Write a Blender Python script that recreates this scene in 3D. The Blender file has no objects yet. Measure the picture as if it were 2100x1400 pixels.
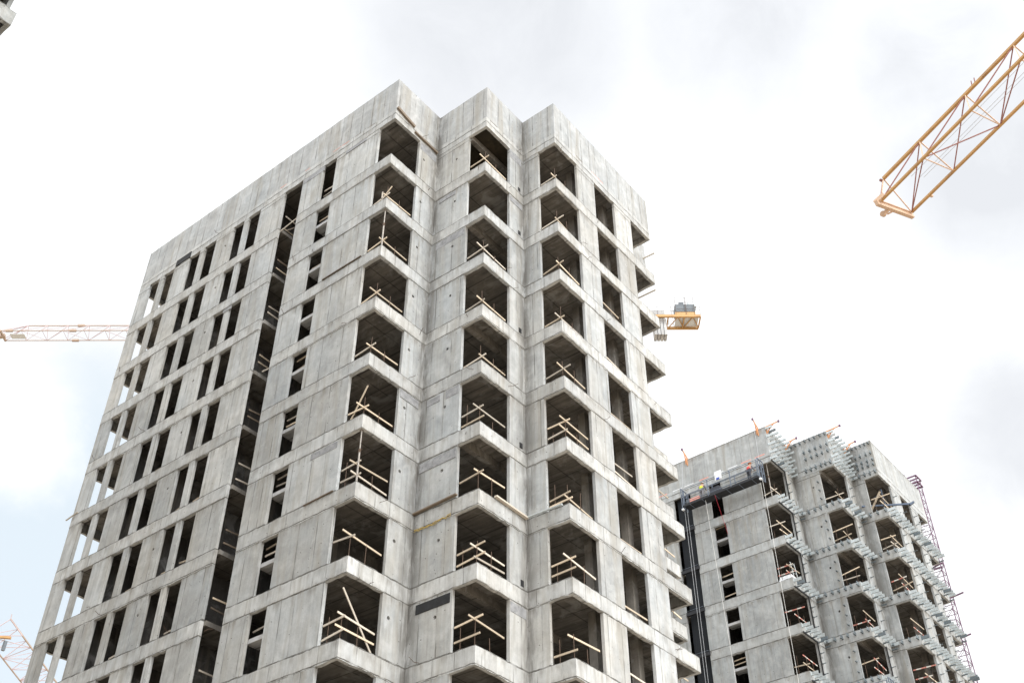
import bpy, bmesh, math, random
from mathutils import Vector, Matrix, Euler
R = math.radians
scene = bpy.context.scene
C = scene.collection

# ------------------------------------------------------------------ camera
CAM = Vector((24.931, -22.474, -42.612))
YAW, PITCH, ROLL = 0.669881, 2.275273, -0.001839
cd = bpy.data.cameras.new('camera'); cam = bpy.data.objects.new('camera', cd); C.objects.link(cam)
cam.matrix_world = Matrix.Translation(CAM) @ Matrix.Rotation(YAW, 4, 'Z') @ Matrix.Rotation(PITCH, 4, 'X') @ Matrix.Rotation(ROLL, 4, 'Z')
cd.sensor_width = 36; cd.lens = 2245.92/2100*36; cd.clip_start = .1; cd.clip_end = 3000
scene.camera = cam
scene.view_settings.view_transform = 'Standard'; scene.view_settings.look = 'None'
scene.view_settings.exposure = 0.04; scene.view_settings.gamma = 1

# ------------------------------------------------------------------ sun and sky
SUN = Vector((0.88, -0.22, 0.80)).normalized()
sl = bpy.data.lights.new('sun', 'SUN'); so = bpy.data.objects.new('sun', sl); C.objects.link(so)
so.rotation_euler = SUN.to_track_quat('Z', 'Y').to_euler()
sl.energy = 1.5; sl.angle = R(14); sl.color = (1, .965, .91)

class NT:
    def __init__(s, tree): s.t = tree; s.t.nodes.clear()
    def n(s, typ, ins=None, **kw):
        nd = s.t.nodes.new(typ)
        for k, v in kw.items(): setattr(nd, k, v)
        for k, v in (ins or {}).items():
            if hasattr(v, 'is_output') or isinstance(v, bpy.types.NodeSocket): s.t.links.new(v, nd.inputs[k])
            else: nd.inputs[k].default_value = v
        return nd
    def m(s, op, a, b=None, c=None, clamp=False):
        d = {0: a}
        if b is not None: d[1] = b
        if c is not None: d[2] = c
        return s.n('ShaderNodeMath', d, operation=op, use_clamp=clamp).outputs[0]
    def vm(s, op, a, b=None):
        d = {0: a}
        if b is not None: d[1] = b
        nd = s.n('ShaderNodeVectorMath', d, operation=op)
        return nd.outputs['Value'] if op in ('DOT_PRODUCT', 'LENGTH') else nd.outputs[0]
    def rng(s, v, a, b, c, d, smooth=False):
        return s.n('ShaderNodeMapRange', {0: v, 1: a, 2: b, 3: c, 4: d}, interpolation_type='SMOOTHSTEP' if smooth else 'LINEAR').outputs[0]
    def mix(s, f, a, b, mode='MIX'):
        nd = s.n('ShaderNodeMix', data_type='RGBA', blend_type=mode)
        for i, v in ((0, f), (6, a), (7, b)):
            if isinstance(v, bpy.types.NodeSocket): s.t.links.new(v, nd.inputs[i])
            else: nd.inputs[i].default_value = v if i == 0 else ((*v, 1) if len(v) == 3 else v)
        return nd.outputs[2]
    def noise(s, vec, scale, detail=3, rough=.5, dist=0):
        return s.n('ShaderNodeTexNoise', {'Vector': vec, 'Scale': scale, 'Detail': detail, 'Roughness': rough, 'Distortion': dist}).outputs[0]
    def scl(s, vec, x, y, z): return s.vm('MULTIPLY', vec, (x, y, z))

w = bpy.data.worlds.new('World'); scene.world = w; w.use_nodes = True
def view_dir(u, v):            # direction of a point of the sky, photograph pixels (2100 wide)
    d = cam.matrix_world.to_3x3() @ Vector(((u-1050)/2245.92, -(v-700)/2245.92, -1))
    return d.normalized()
def build_world():
    t = NT(w.node_tree)
    D = t.n('ShaderNodeTexCoord').outputs['Generated']
    sky = t.n('ShaderNodeTexSky', sky_type='NISHITA', sun_disc=False, sun_elevation=math.asin(SUN.z),
              sun_rotation=math.atan2(SUN.x, SUN.y), air_density=1.0, dust_density=2.5, ozone_density=1.0)
    n1 = t.noise(D, 3.2, 6, .55, .3); n2 = t.noise(D, 9.0, 6, .6, .4); n3 = t.noise(D, 2.1, 3, .5, .2)
    wob = t.m('MULTIPLY', t.m('SUBTRACT', n1, .5), .16)
    wob2 = t.m('ADD', t.m('MULTIPLY', t.m('SUBTRACT', n2, .5), .10), t.m('MULTIPLY', t.m('SUBTRACT', t.noise(D, 26, 5, .6, .5), .5), .035))
    def blob(u, v, r0, r1):    # 1 inside r0, 0 outside r1 (radians)
        ang = t.m('ARCCOSINE', t.vm('DOT_PRODUCT', D, tuple(view_dir(u, v))))
        ang = t.m('ADD', t.m('ADD', ang, wob), wob2)
        return t.rng(ang, r0, r1, 1, 0, True)
    def vmax(*a):
        r = a[0]
        for x in a[1:]: r = t.m('MAXIMUM', r, x)
        return r
    grey = vmax(t.m('MULTIPLY', blob(1050, 20, .05, .34), .97), t.m('MULTIPLY', blob(1500, -40, .05, .34), .92), t.m('MULTIPLY', blob(2080, 330, .03, .27), 1.0),
                t.m('MULTIPLY', blob(2120, 900, .02, .17), 1.0), t.m('MULTIPLY', blob(1900, 100, .02, .24), .95), t.m('MULTIPLY', blob(250, 740, .0, .10), .35),
                t.m('MULTIPLY', blob(240, 130, .0, .14), .12))
    blue = vmax(blob(60, 1200, .06, .23), t.m('MULTIPLY', blob(170, 900, .01, .12), .95), t.m('MULTIPLY', blob(-250, 1250, .1, .3), 1))
    hole = t.m('MULTIPLY', blob(20, 890, .02, .075), 1.0)
    blue = t.m('SUBTRACT', blue, hole, clamp=True)
    fine = t.rng(n2, .3, .7, .97, 1.03)
    # whole-sky cloud body: bright, brighter round the veiled sun
    toward = t.vm('DOT_PRODUCT', D, tuple(SUN))
    glow = t.rng(toward, -.2, 1, 1.10, 2.9, True)
    body = t.m('MULTIPLY', glow, t.rng(n3, .3, .75, .93, 1.06))
    white = t.vm('SCALE', (.975, .99, 1.0)); white.node.inputs['Scale'].default_value = 1
    t.t.links.new(body, white.node.inputs['Scale'])
    g = t.m('MULTIPLY', grey, t.rng(n2, .3, .7, .88, 1.10), clamp=True)
    col = t.mix(g, white, (.815, .838, .880))
    skc = t.n('ShaderNodeMix', {0: 1.0}, data_type='RGBA', blend_type='ADD')
    sk = t.vm('SCALE', sky.outputs[0]); sk.node.inputs['Scale'].default_value = .03
    t.t.links.new(sk, skc.inputs[6]); skc.inputs[7].default_value = (.74, .815, .86, 1)
    col = t.mix(blue, col, skc.outputs[2])
    bg = t.n('ShaderNodeBackground', {'Color': col, 'Strength': 1.0})
    t.n('ShaderNodeOutputWorld', {'Surface': bg.outputs[0]})
build_world()

# ------------------------------------------------------------------ materials
MATS = {}
def new_mat(name):
    m = bpy.data.materials.new(name); m.use_nodes = True; MATS[name] = m
    return m, NT(m.node_tree)
def finish(t, col, rough=.85, bump=None, bstr=.3, bdist=.02, metal=0.):
    ins = {'Base Color': col, 'Roughness': rough, 'Metallic': metal}
    if bump is not None: ins['Normal'] = t.n('ShaderNodeBump', {'Height': bump, 'Strength': bstr, 'Distance': bdist}).outputs[0]
    p = t.n('ShaderNodeBsdfPrincipled', ins)
    t.n('ShaderNodeOutputMaterial', {'Surface': p.outputs[0]})
def concrete(name, base=(.47, .465, .45), cool=(.40, .41, .412), joint=1.05, jstr=.5, seams=True, dirt=1.0, tint=1.0, rnd=.10, stripe=1.0):
    m, t = new_mat(name)
    P = t.n('ShaderNodeTexCoord').outputs['Object']
    xyz = t.n('ShaderNodeSeparateXYZ', {0: P}).outputs
    z = xyz[2]; s = t.m('ADD', xyz[0], xyz[1])
    rand = t.n('ShaderNodeObjectInfo').outputs['Random']
    nz = t.m('ABSOLUTE', t.n('ShaderNodeSeparateXYZ', {0: t.n('ShaderNodeNewGeometry').outputs['True Normal']}).outputs[2])
    V = t.rng(nz, .4, .6, 1, 0)
    PO = t.vm('ADD', P, t.n('ShaderNodeCombineXYZ', {0: 0.0, 1: 0.0, 2: t.m('MULTIPLY', rand, 7.3)}).outputs[0])
    big = t.m('ADD', t.m('MULTIPLY', t.noise(PO, .55, 4, .55), .6), t.m('MULTIPLY', t.noise(P, .11, 2, .5), .4)); mid = t.noise(PO, 2.6, 5, .6, .3); fine = t.noise(P, 22, 3, .6)
    st = t.noise(t.scl(PO, 9, 9, .35), 1, 4, .6, .25)
    st2 = t.noise(t.scl(PO, 2.2, 2.2, .16), 1, 4, .6, .6)
    drip = t.noise(t.scl(PO, 5.5, 5.5, .22), 1, 3, .55, .5)
    col = t.mix(t.m('ADD', t.rng(big, .38, .62, 0, .65), t.rng(t.m('FRACT', t.m('MULTIPLY', rand, 17.3)), 0, 1, 0, .35)), base, cool)
    v = t.m('MULTIPLY', t.rng(mid, .25, .75, 1-.15*dirt, 1+.08*dirt), t.rng(fine, .25, .75, .93, 1.07))
    v = t.m('MULTIPLY', v, t.m('ADD', 1, t.m('MULTIPLY', V, t.rng(st, .28, .72, -.09*dirt*stripe, .07*dirt*stripe))))
    v = t.m('MULTIPLY', v, t.rng(rand, 0, 1, 1-rnd, 1+rnd))
    v = t.m('MULTIPLY', v, t.rng(t.noise(t.scl(PO, 1, 1, .7), .95, 4, .6, .8), .34, .64, .84, 1.07))
    # soffits: plank marks of the ceiling formwork
    Hm = t.m('SUBTRACT', 1, V)
    v = t.m('MULTIPLY', v, t.m('ADD', 1, t.m('MULTIPLY', Hm, t.rng(t.noise(t.scl(PO, .5, 5, 1), 1, 4, .6, .3), .35, .65, -.28, .28))))
    ly = t.m('ABSOLUTE', t.m('SUBTRACT', t.m('FRACT', t.m('DIVIDE', xyz[1], 1.22)), .5)); lx = t.m('ABSOLUTE', t.m('SUBTRACT', t.m('FRACT', t.m('DIVIDE', xyz[0], 2.44)), .5))
    v = t.m('MULTIPLY', v, t.m('SUBTRACT', 1, t.m('MULTIPLY', Hm, t.m('MAXIMUM', t.rng(ly, .012, .03, .55, 0), t.rng(lx, .006, .015, .55, 0)))))
    # formwork sheets: tone per sheet, joint line between sheets, tie holes
    u = t.m('ADD', t.m('DIVIDE', s, joint), t.m('MULTIPLY', rand, 5.7))
    u = t.m('ADD', u, t.m('MULTIPLY', t.m('SUBTRACT', mid, .5), .03))
    cell = t.m('FLOOR', u)
    wn = t.n('ShaderNodeTexWhiteNoise', {'W': t.m('ADD', cell, t.m('MULTIPLY', rand, 91))}, noise_dimensions='1D').outputs[0]
    v = t.m('MULTIPLY', v, t.m('ADD', 1, t.m('MULTIPLY', V, t.rng(wn, 0, 1, -.06, .05))))
    # random joint position inside the cell
    fu = t.m('FRACT', u)
    dj = t.m('ABSOLUTE', t.m('SUBTRACT', fu, t.rng(wn, 0, 1, .2, .8)))
    jl = t.m('MULTIPLY', t.rng(dj, .012/joint, .034/joint, 1, 0), t.rng(t.noise(t.scl(PO, 3, 3, 1.3), 1, 4), .40, .60, .10, 1))
    jl = t.m('MULTIPLY', jl, V)
    jl = t.m('MULTIPLY', jl, jstr)
    dark = jl
    # grout stain beside a joint
    grout = t.m('MULTIPLY', t.m('MULTIPLY', t.rng(dj, .02, .13, 1, 0), V), t.rng(drip, .48, .66, 0, .22*dirt))
    # tie holes
    hu = t.m('MULTIPLY', t.m('SUBTRACT', t.m('FRACT', t.m('ADD', t.m('DIVIDE', s, joint*.5), .31)), .5), joint*.5)
    hz = t.m('MULTIPLY', t.m('SUBTRACT', t.m('FRACT', t.m('DIVIDE', z, .78)), .5), .78)
    hd = t.m('SQRT', t.m('ADD', t.m('MULTIPLY', hu, hu), t.m('MULTIPLY', hz, hz)))
    hole = t.m('MULTIPLY', t.m('MULTIPLY', t.rng(hd, .016, .032, 1, 0), V), t.rng(t.noise(PO, 3.3, 1), .5, .56, 0, .75))
    # scattered pock marks
    vo = t.n('ShaderNodeTexVoronoi', {'Vector': t.scl(PO, 1, 1, .75), 'Scale': 3.4}, feature='F1').outputs['Distance']
    pock = t.m('MULTIPLY', t.rng(vo, .05, .09, 1, 0), t.rng(t.noise(PO, 1.3, 2), .50, .6, 0, .55))
    dark = t.m('MAXIMUM', t.m('MAXIMUM', dark, hole), pock)
    if seams:
        zz = t.m('ADD', z, t.m('MULTIPLY', t.m('SUBTRACT', t.noise(P, 2.3, 5, .65), .5), .11))
        f3 = t.m('SUBTRACT', t.m('MODULO', t.m('ADD', zz, 300), 3), 0)
        def line(at, wd):
            return t.rng(t.m('ABSOLUTE', t.m('SUBTRACT', f3, at)), wd*.5, wd*1.6, 1, 0)
        sm = t.m('MAXIMUM', line(2.36, .020), t.m('MAXIMUM', line(.02, .015), line(2.985, .015)))
        seep = t.m('MULTIPLY', t.m('MULTIPLY', t.rng(t.m('ABSOLUTE', t.m('SUBTRACT', f3, 2.25)), .02, .34, 1, 0), V), t.rng(t.noise(t.scl(PO, 4.2, 4.2, .5), 1, 4, .6, .4), .45, .60, 0, .60))
        seep2 = t.m('MULTIPLY', t.m('MULTIPLY', t.rng(t.m('ABSOLUTE', t.m('SUBTRACT', f3, 2.9)), .02, .30, 1, 0), V), t.rng(t.noise(t.scl(PO, 3.2, 3.2, .9), 1, 4, .6, .4), .47, .62, 0, .50))
        seep = t.m('MAXIMUM', seep, seep2)
        sm = t.m('MULTIPLY', t.m('MULTIPLY', sm, V), t.rng(t.noise(PO, 2.1, 3), .34, .54, .35, 1))
        dark = t.m('MAXIMUM', dark, sm)
    stain = t.m('MULTIPLY', t.m('MULTIPLY', t.rng(st2, .505, .66, 0, .52*dirt), V), t.rng(fine, .2, .8, .7, 1))
    pale = t.m('MULTIPLY', t.rng(t.noise(PO, 1.1, 5, .65, .6), .53, .66, 0, .35), 1)
    colv = t.vm('SCALE', col); t.t.links.new(v, colv.node.inputs['Scale'])
    c2 = t.mix(pale, colv, tuple(x*tint for x in (.58, .585, .58)))
    c2 = t.mix(stain, c2, (.29, .268, .225))
    c2 = t.mix(grout, c2, (.20, .19, .17))
    c2 = t.mix(t.m('MULTIPLY', t.m('MULTIPLY', t.rng(drip, .60, .74, 0, .32*dirt), V), 1), c2, (.16, .15, .13))
    if seams: c2 = t.mix(seep, c2, (.21, .195, .17))
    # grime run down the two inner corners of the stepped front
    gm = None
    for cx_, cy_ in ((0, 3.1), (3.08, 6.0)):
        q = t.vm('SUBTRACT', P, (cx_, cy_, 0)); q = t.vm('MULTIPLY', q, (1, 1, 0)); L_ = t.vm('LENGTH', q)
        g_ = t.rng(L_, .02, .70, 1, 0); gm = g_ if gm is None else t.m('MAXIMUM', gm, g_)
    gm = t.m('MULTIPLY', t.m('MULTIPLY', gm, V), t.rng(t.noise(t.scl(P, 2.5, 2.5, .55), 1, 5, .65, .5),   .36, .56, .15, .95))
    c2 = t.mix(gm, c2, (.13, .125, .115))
    c2 = t.mix(dark, c2, (.085, .08, .07))
    hgt = t.m('ADD', t.m('MULTIPLY', fine, .25), t.m('ADD', t.m('MULTIPLY', mid, .8), t.m('MULTIPLY', dark, -1.2)))
    finish(t, c2, .88, hgt, .45, .02)
    return m
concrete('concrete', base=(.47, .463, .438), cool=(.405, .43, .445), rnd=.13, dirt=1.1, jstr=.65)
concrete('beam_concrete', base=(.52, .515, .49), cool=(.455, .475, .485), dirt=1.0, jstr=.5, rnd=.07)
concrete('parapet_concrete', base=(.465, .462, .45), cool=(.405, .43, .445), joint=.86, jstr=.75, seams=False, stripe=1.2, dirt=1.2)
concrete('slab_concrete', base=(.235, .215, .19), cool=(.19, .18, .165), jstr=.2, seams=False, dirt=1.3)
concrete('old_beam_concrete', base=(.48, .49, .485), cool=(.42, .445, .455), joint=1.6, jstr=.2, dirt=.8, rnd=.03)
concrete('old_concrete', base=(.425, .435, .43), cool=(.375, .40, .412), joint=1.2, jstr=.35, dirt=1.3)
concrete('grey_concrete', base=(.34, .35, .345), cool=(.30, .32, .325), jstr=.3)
concrete('inner_shade_concrete', base=(.13, .12, .11), cool=(.10, .10, .10), jstr=.2, seams=False, dirt=1.3)  # near-black tone paints in the gloom of rooms and shaft
concrete('pale_grey_concrete', base=(.50, .50, .50), cool=(.46, .47, .48), seams=False, jstr=0, dirt=.5)
def plain(name, col, rough=.6, metal=0., var=.15, scale=6, dirtc=None, spec=None):
    m, t = new_mat(name)
    P = t.n('ShaderNodeTexCoord').outputs['Object']
    n = t.noise(P, scale, 4, .6)
    c = t.vm('SCALE', col); t.t.links.new(t.rng(n, .25, .75, 1-var, 1+var), c.node.inputs['Scale'])
    if dirtc: c = t.mix(t.rng(t.noise(P, scale*.5, 5, .65), .5, .68, 0, .6), c, dirtc)
    finish(t, c, rough, n, .15, .01, metal)
    return m
def wood(name, a, b):
    m, t = new_mat(name)
    P = t.n('ShaderNodeTexCoord').outputs['Object']; r = t.n('ShaderNodeObjectInfo').outputs['Random']
    n = t.noise(t.scl(P, 3, 3, 14), 1.5, 4, .6, .6)
    c = t.mix(n, a, b); c2 = t.vm('SCALE', c); t.t.links.new(t.rng(r, 0, 1, .62, 1.2), c2.node.inputs['Scale'])
    finish(t, c2, .75, n, .2, .01)
wood('new_timber', (.55, .44, .31), (.70, .60, .47))
wood('old_timber', (.50, .44, .36), (.64, .58, .50))
wood('dark_timber', (.13, .10, .075), (.24, .19, .14))
def striped():
    m, t = new_mat('striped_board')
    g = t.n('ShaderNodeTexCoord').outputs['Object']
    xyz = t.n('ShaderNodeSeparateXYZ', {0: g}).outputs
    s = t.m('FRACT', t.m('DIVIDE', t.m('ADD', xyz[0], xyz[1]), .62))
    n = t.noise(g, 9, 4)
    f = t.rng(s, .47, .5, 0, 1)
    c = t.mix(f, (.62, .60, .56), (.48, .13, .10))
    c = t.mix(t.rng(n, .45, .65, 0, .6), c, (.52, .46, .38))
    finish(t, c, .7)
striped()
plain('crane_yellow', (.50, .285, .10), .5, 0, .12, 3, (.24, .13, .06))
plain('crane_rust', (.30, .12, .10), .6, 0, .2, 5)
plain('crane_pale', (.62, .43, .30), .6, 0, .1, 4)
plain('crane_far', (.42, .32, .25), .6, 0, .1, 4)
plain('crane_far_lacing', (.50, .38, .38), .6, 0, .1, 4)
plain('davit_orange', (.70, .33, .15), .5, 0, .1, 5)
plain('purple_steel', (.17, .085, .15), .5, 0, .2, 5)
plain('galvanised', (.50, .54, .55), .42, .35, .2, 8)
plain('dark_galvanised', (.16, .19, .21), .5, .3, .2, 8)
plain('black_rubber', (.012, .012, .014), .7)
plain('platform_black', (.020, .022, .028), .7, 0, .2)
plain('platform_steel', (.15, .18, .23), .5, .3, .15)
plain('blue_steel', (.06, .085, .13), .5, .3, .15)
plain('rebar_rust', (.10, .065, .045), .8)
plain('prop_steel', (.36, .33, .30), .6, .4, .3, 10)
plain('cable_grey', (.45, .47, .50), .5)
plain('white_rope', (.75, .75, .73), .8)
plain('red_rope', (.45, .03, .05), .8)
plain('yellow_strap', (.55, .40, .10), .8, 0, .3, 30)
plain('moss_dark', (.05, .04, .025), .95, 0, .8, 2.5, (.012, .010, .008))
plain('mortar', (.30, .305, .315), .85, 0, .4, 7, (.10, .10, .105))
plain('recess_shade_black', (.018, .019, .021), .85, 0, .5, 5)  # flat black that paints in the shade of recesses
plain('black_netting', (.012, .015, .020), .9)
plain('mast_steel', (.50, .45, .30), .6)
plain('cabin_grey', (.13, .15, .17), .5)
plain('cabin_white', (.65, .68, .70), .5)
plain('skin', (.45, .27, .19), .6)
plain('hair_dark', (.03, .02, .015), .7)
plain('vest_yellow', (.60, .75, .03), .7)
plain('vest_red', (.60, .06, .06), .7)
plain('cloth_dark', (.06, .065, .08), .8)
plain('cloth_grey', (.22, .22, .24), .8)
plain('helmet_white', (.78, .78, .78), .4)
plain('helmet_orange', (.80, .28, .08), .4)
plain('white_plastic', (.75, .77, .80), .5)
plain('blue_plastic', (.03, .08, .45), .5)
plain('pink_plastic', (.80, .35, .28), .5)

# ------------------------------------------------------------------ mesh helpers
def obj(name, bm, mat, parent=None, base=None):
    me = bpy.data.meshes.new(name)
    if base is not None: bmesh.ops.translate(bm, verts=bm.verts, vec=-Vector(base))
    bm.normal_update(); bm.to_mesh(me); bm.free()
    for mm in (mat if isinstance(mat, (list, tuple)) else [mat]): me.materials.append(MATS[mm])
    o = bpy.data.objects.new(name, me); C.objects.link(o)
    if parent: o.parent = parent
    return o
def tag(o, label, cat, group=None, kind=None):
    if label: o['label'] = label
    if cat: o['category'] = cat
    if group: o['group'] = group
    if kind: o['kind'] = kind
    return o
def empty(name, loc=(0, 0, 0), rz=0):
    o = bpy.data.objects.new(name, None); C.objects.link(o); o.location = loc; o.rotation_euler.z = rz
    o.empty_display_size = .3
    return o
def box(bm, x0, x1, y0, y1, z0, z1):
    if x0 > x1: x0, x1 = x1, x0
    if y0 > y1: y0, y1 = y1, y0
    v = [bm.verts.new(p) for p in ((x0,y0,z0),(x1,y0,z0),(x1,y1,z0),(x0,y1,z0),(x0,y0,z1),(x1,y0,z1),(x1,y1,z1),(x0,y1,z1))]
    for f in ((3,2,1,0),(4,5,6,7),(0,1,5,4),(1,2,6,5),(2,3,7,6),(3,0,4,7)): bm.faces.new([v[i] for i in f])
def beam(bm, p, q, w, h, up=(0, 0, 1)):       # square bar from p to q
    p, q = Vector(p), Vector(q); d = (q-p)
    if d.length < 1e-6: return
    d.normalize(); u = Vector(up)
    if abs(d.dot(u)) > .98: u = Vector((1, 0, 0))
    s = d.cross(u).normalized(); u = s.cross(d)
    a = [p+s*sx*w/2+u*sy*h/2 for sx, sy in ((-1,-1),(1,-1),(1,1),(-1,1))]
    b = [x+(q-p) for x in a]
    v = [bm.verts.new(x) for x in a+b]
    for f in ((3,2,1,0),(4,5,6,7),(0,1,5,4),(1,2,6,5),(2,3,7,6),(3,0,4,7)): bm.faces.new([v[i] for i in f])
def tube(bm, pts, r, n=6, r2=None):
    pts = [Vector(p) for p in pts]; rings = []
    for i, p in enumerate(pts):
        d = (pts[min(i+1, len(pts)-1)]-pts[max(i-1, 0)]).normalized()
        u = Vector((0, 0, 1)) if abs(d.z) < .95 else Vector((1, 0, 0))
        s = d.cross(u).normalized(); u = s.cross(d)
        rr = r if r2 is None else r+(r2-r)*i/(len(pts)-1)
        rings.append([bm.verts.new(p+(s*math.cos(2*math.pi*k/n)+u*math.sin(2*math.pi*k/n))*rr) for k in range(n)])
    for a, b in zip(rings, rings[1:]):
        for k in range(n): bm.faces.new((a[k], a[(k+1) % n], b[(k+1) % n], b[k]))
    bm.faces.new(rings[0][::-1]); bm.faces.new(rings[-1])

# ------------------------------------------------------------------ ground
bm = bmesh.new()
for i in range(25):
    for j in range(25): bm.verts.new((-1500+125*i, -1500+125*j, -44.2))
bm.verts.ensure_lookup_table()
for i in range(24):
    for j in range(24):
        a = i*25+j; bm.faces.new([bm.verts[k] for k in (a, a+25, a+26, a+1)])
m, t = new_mat('ground_soil')
P = t.n('ShaderNodeTexCoord').outputs['Object']
c = t.mix(t.rng(t.noise(P, .05, 6, .6), .35, .65, 0, 1), (.46, .37, .27), (.36, .31, .25))
c = t.mix(t.rng(t.noise(P, .9, 6, .65), .45, .7, 0, .6), c, (.30, .24, .17))
finish(t, c, .95, t.noise(P, 2.5, 6), .6, .1)
tag(obj('ground', bm, 'ground_soil'), 'bare sandy soil of the building site', 'ground', kind='structure')

# ------------------------------------------------------------------ the towers
H = 3.0
class Face:
    def __init__(s, p0, t, n, L): s.p, s.t, s.n, s.L = Vector(p0), Vector(t), Vector(n), L      # n points inward
    def P(s, u, d): return s.p + s.t*u + s.n*d
    def slab(s, bm, u0, u1, z0, z1, d0, d1, rng=None, step=.22, jb=0., jt=0., jo=0.):
        """block on this face, cut along u; jb/jt = raggedness of the lower / upper edges"""
        n = max(1, int(round((u1-u0)/step))) if rng else 1
        ring = []
        for i in range(n+1):
            u = u0+(u1-u0)*i/n
            a, b = s.P(u, d0), s.P(u, d1)
            e = 1 if 0 < i < n else .3
            zb = z0+(rng.uniform(-jb, jb)*e if rng else 0); zt = z1+(rng.uniform(-jt, jt)*e if rng else 0)
            o = s.n*(rng.uniform(-jo, jo)*e if rng else 0)
            ring.append([bm.verts.new((a.x+o.x, a.y+o.y, zb)), bm.verts.new((b.x, b.y, zb)), bm.verts.new((b.x, b.y, zt)), bm.verts.new((a.x+o.x, a.y+o.y, zt))])
        flip = s.t.x*s.n.y-s.t.y*s.n.x > 0
        fs = []
        for r0, r1 in zip(ring, ring[1:]):
            for k in range(4): fs.append([r0[k], r0[(k+1) % 4], r1[(k+1) % 4], r1[k]])
        fs.append(ring[0][::-1]); fs.append(ring[-1])
        for f in fs: bm.faces.new(f if not flip else f[::-1])
    def panel_hole(s, bm, u0, u1, z0, z1, d0, d1, uc, zc, r=.075):
        """wall panel with one round hole right through"""
        N = 16; flip = s.t.x*s.n.y-s.t.y*s.n.x > 0
        def lay(d):
            f = lambda u, z: bm.verts.new((*s.P(u, d), z))
            cor = [f(u0, z0), f(u1, z0), f(u1, z1), f(u0, z1)]
            cir = [f(uc+r*math.cos(-3*math.pi/4+2*math.pi*k/N), zc+r*math.sin(-3*math.pi/4+2*math.pi*k/N)) for k in range(N)]
            return cor, cir
        (ca, ra), (cb, rb) = lay(d0), lay(d1)
        fs = []
        for i in range(4):
            arc = lambda c: [c[(i*4+4-k) % N] for k in range(5)]
            fs.append([ca[i], ca[(i+1) % 4]]+arc(ra)); fs.append(([cb[i], cb[(i+1) % 4]]+arc(rb))[::-1])
            fs.append([ca[(i+1) % 4], ca[i], cb[i], cb[(i+1) % 4]])
        for k in range(N): fs.append([ra[k], ra[(k+1) % N], rb[(k+1) % N], rb[k]])
        for f in fs: bm.faces.new(f if flip else f[::-1])

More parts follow.
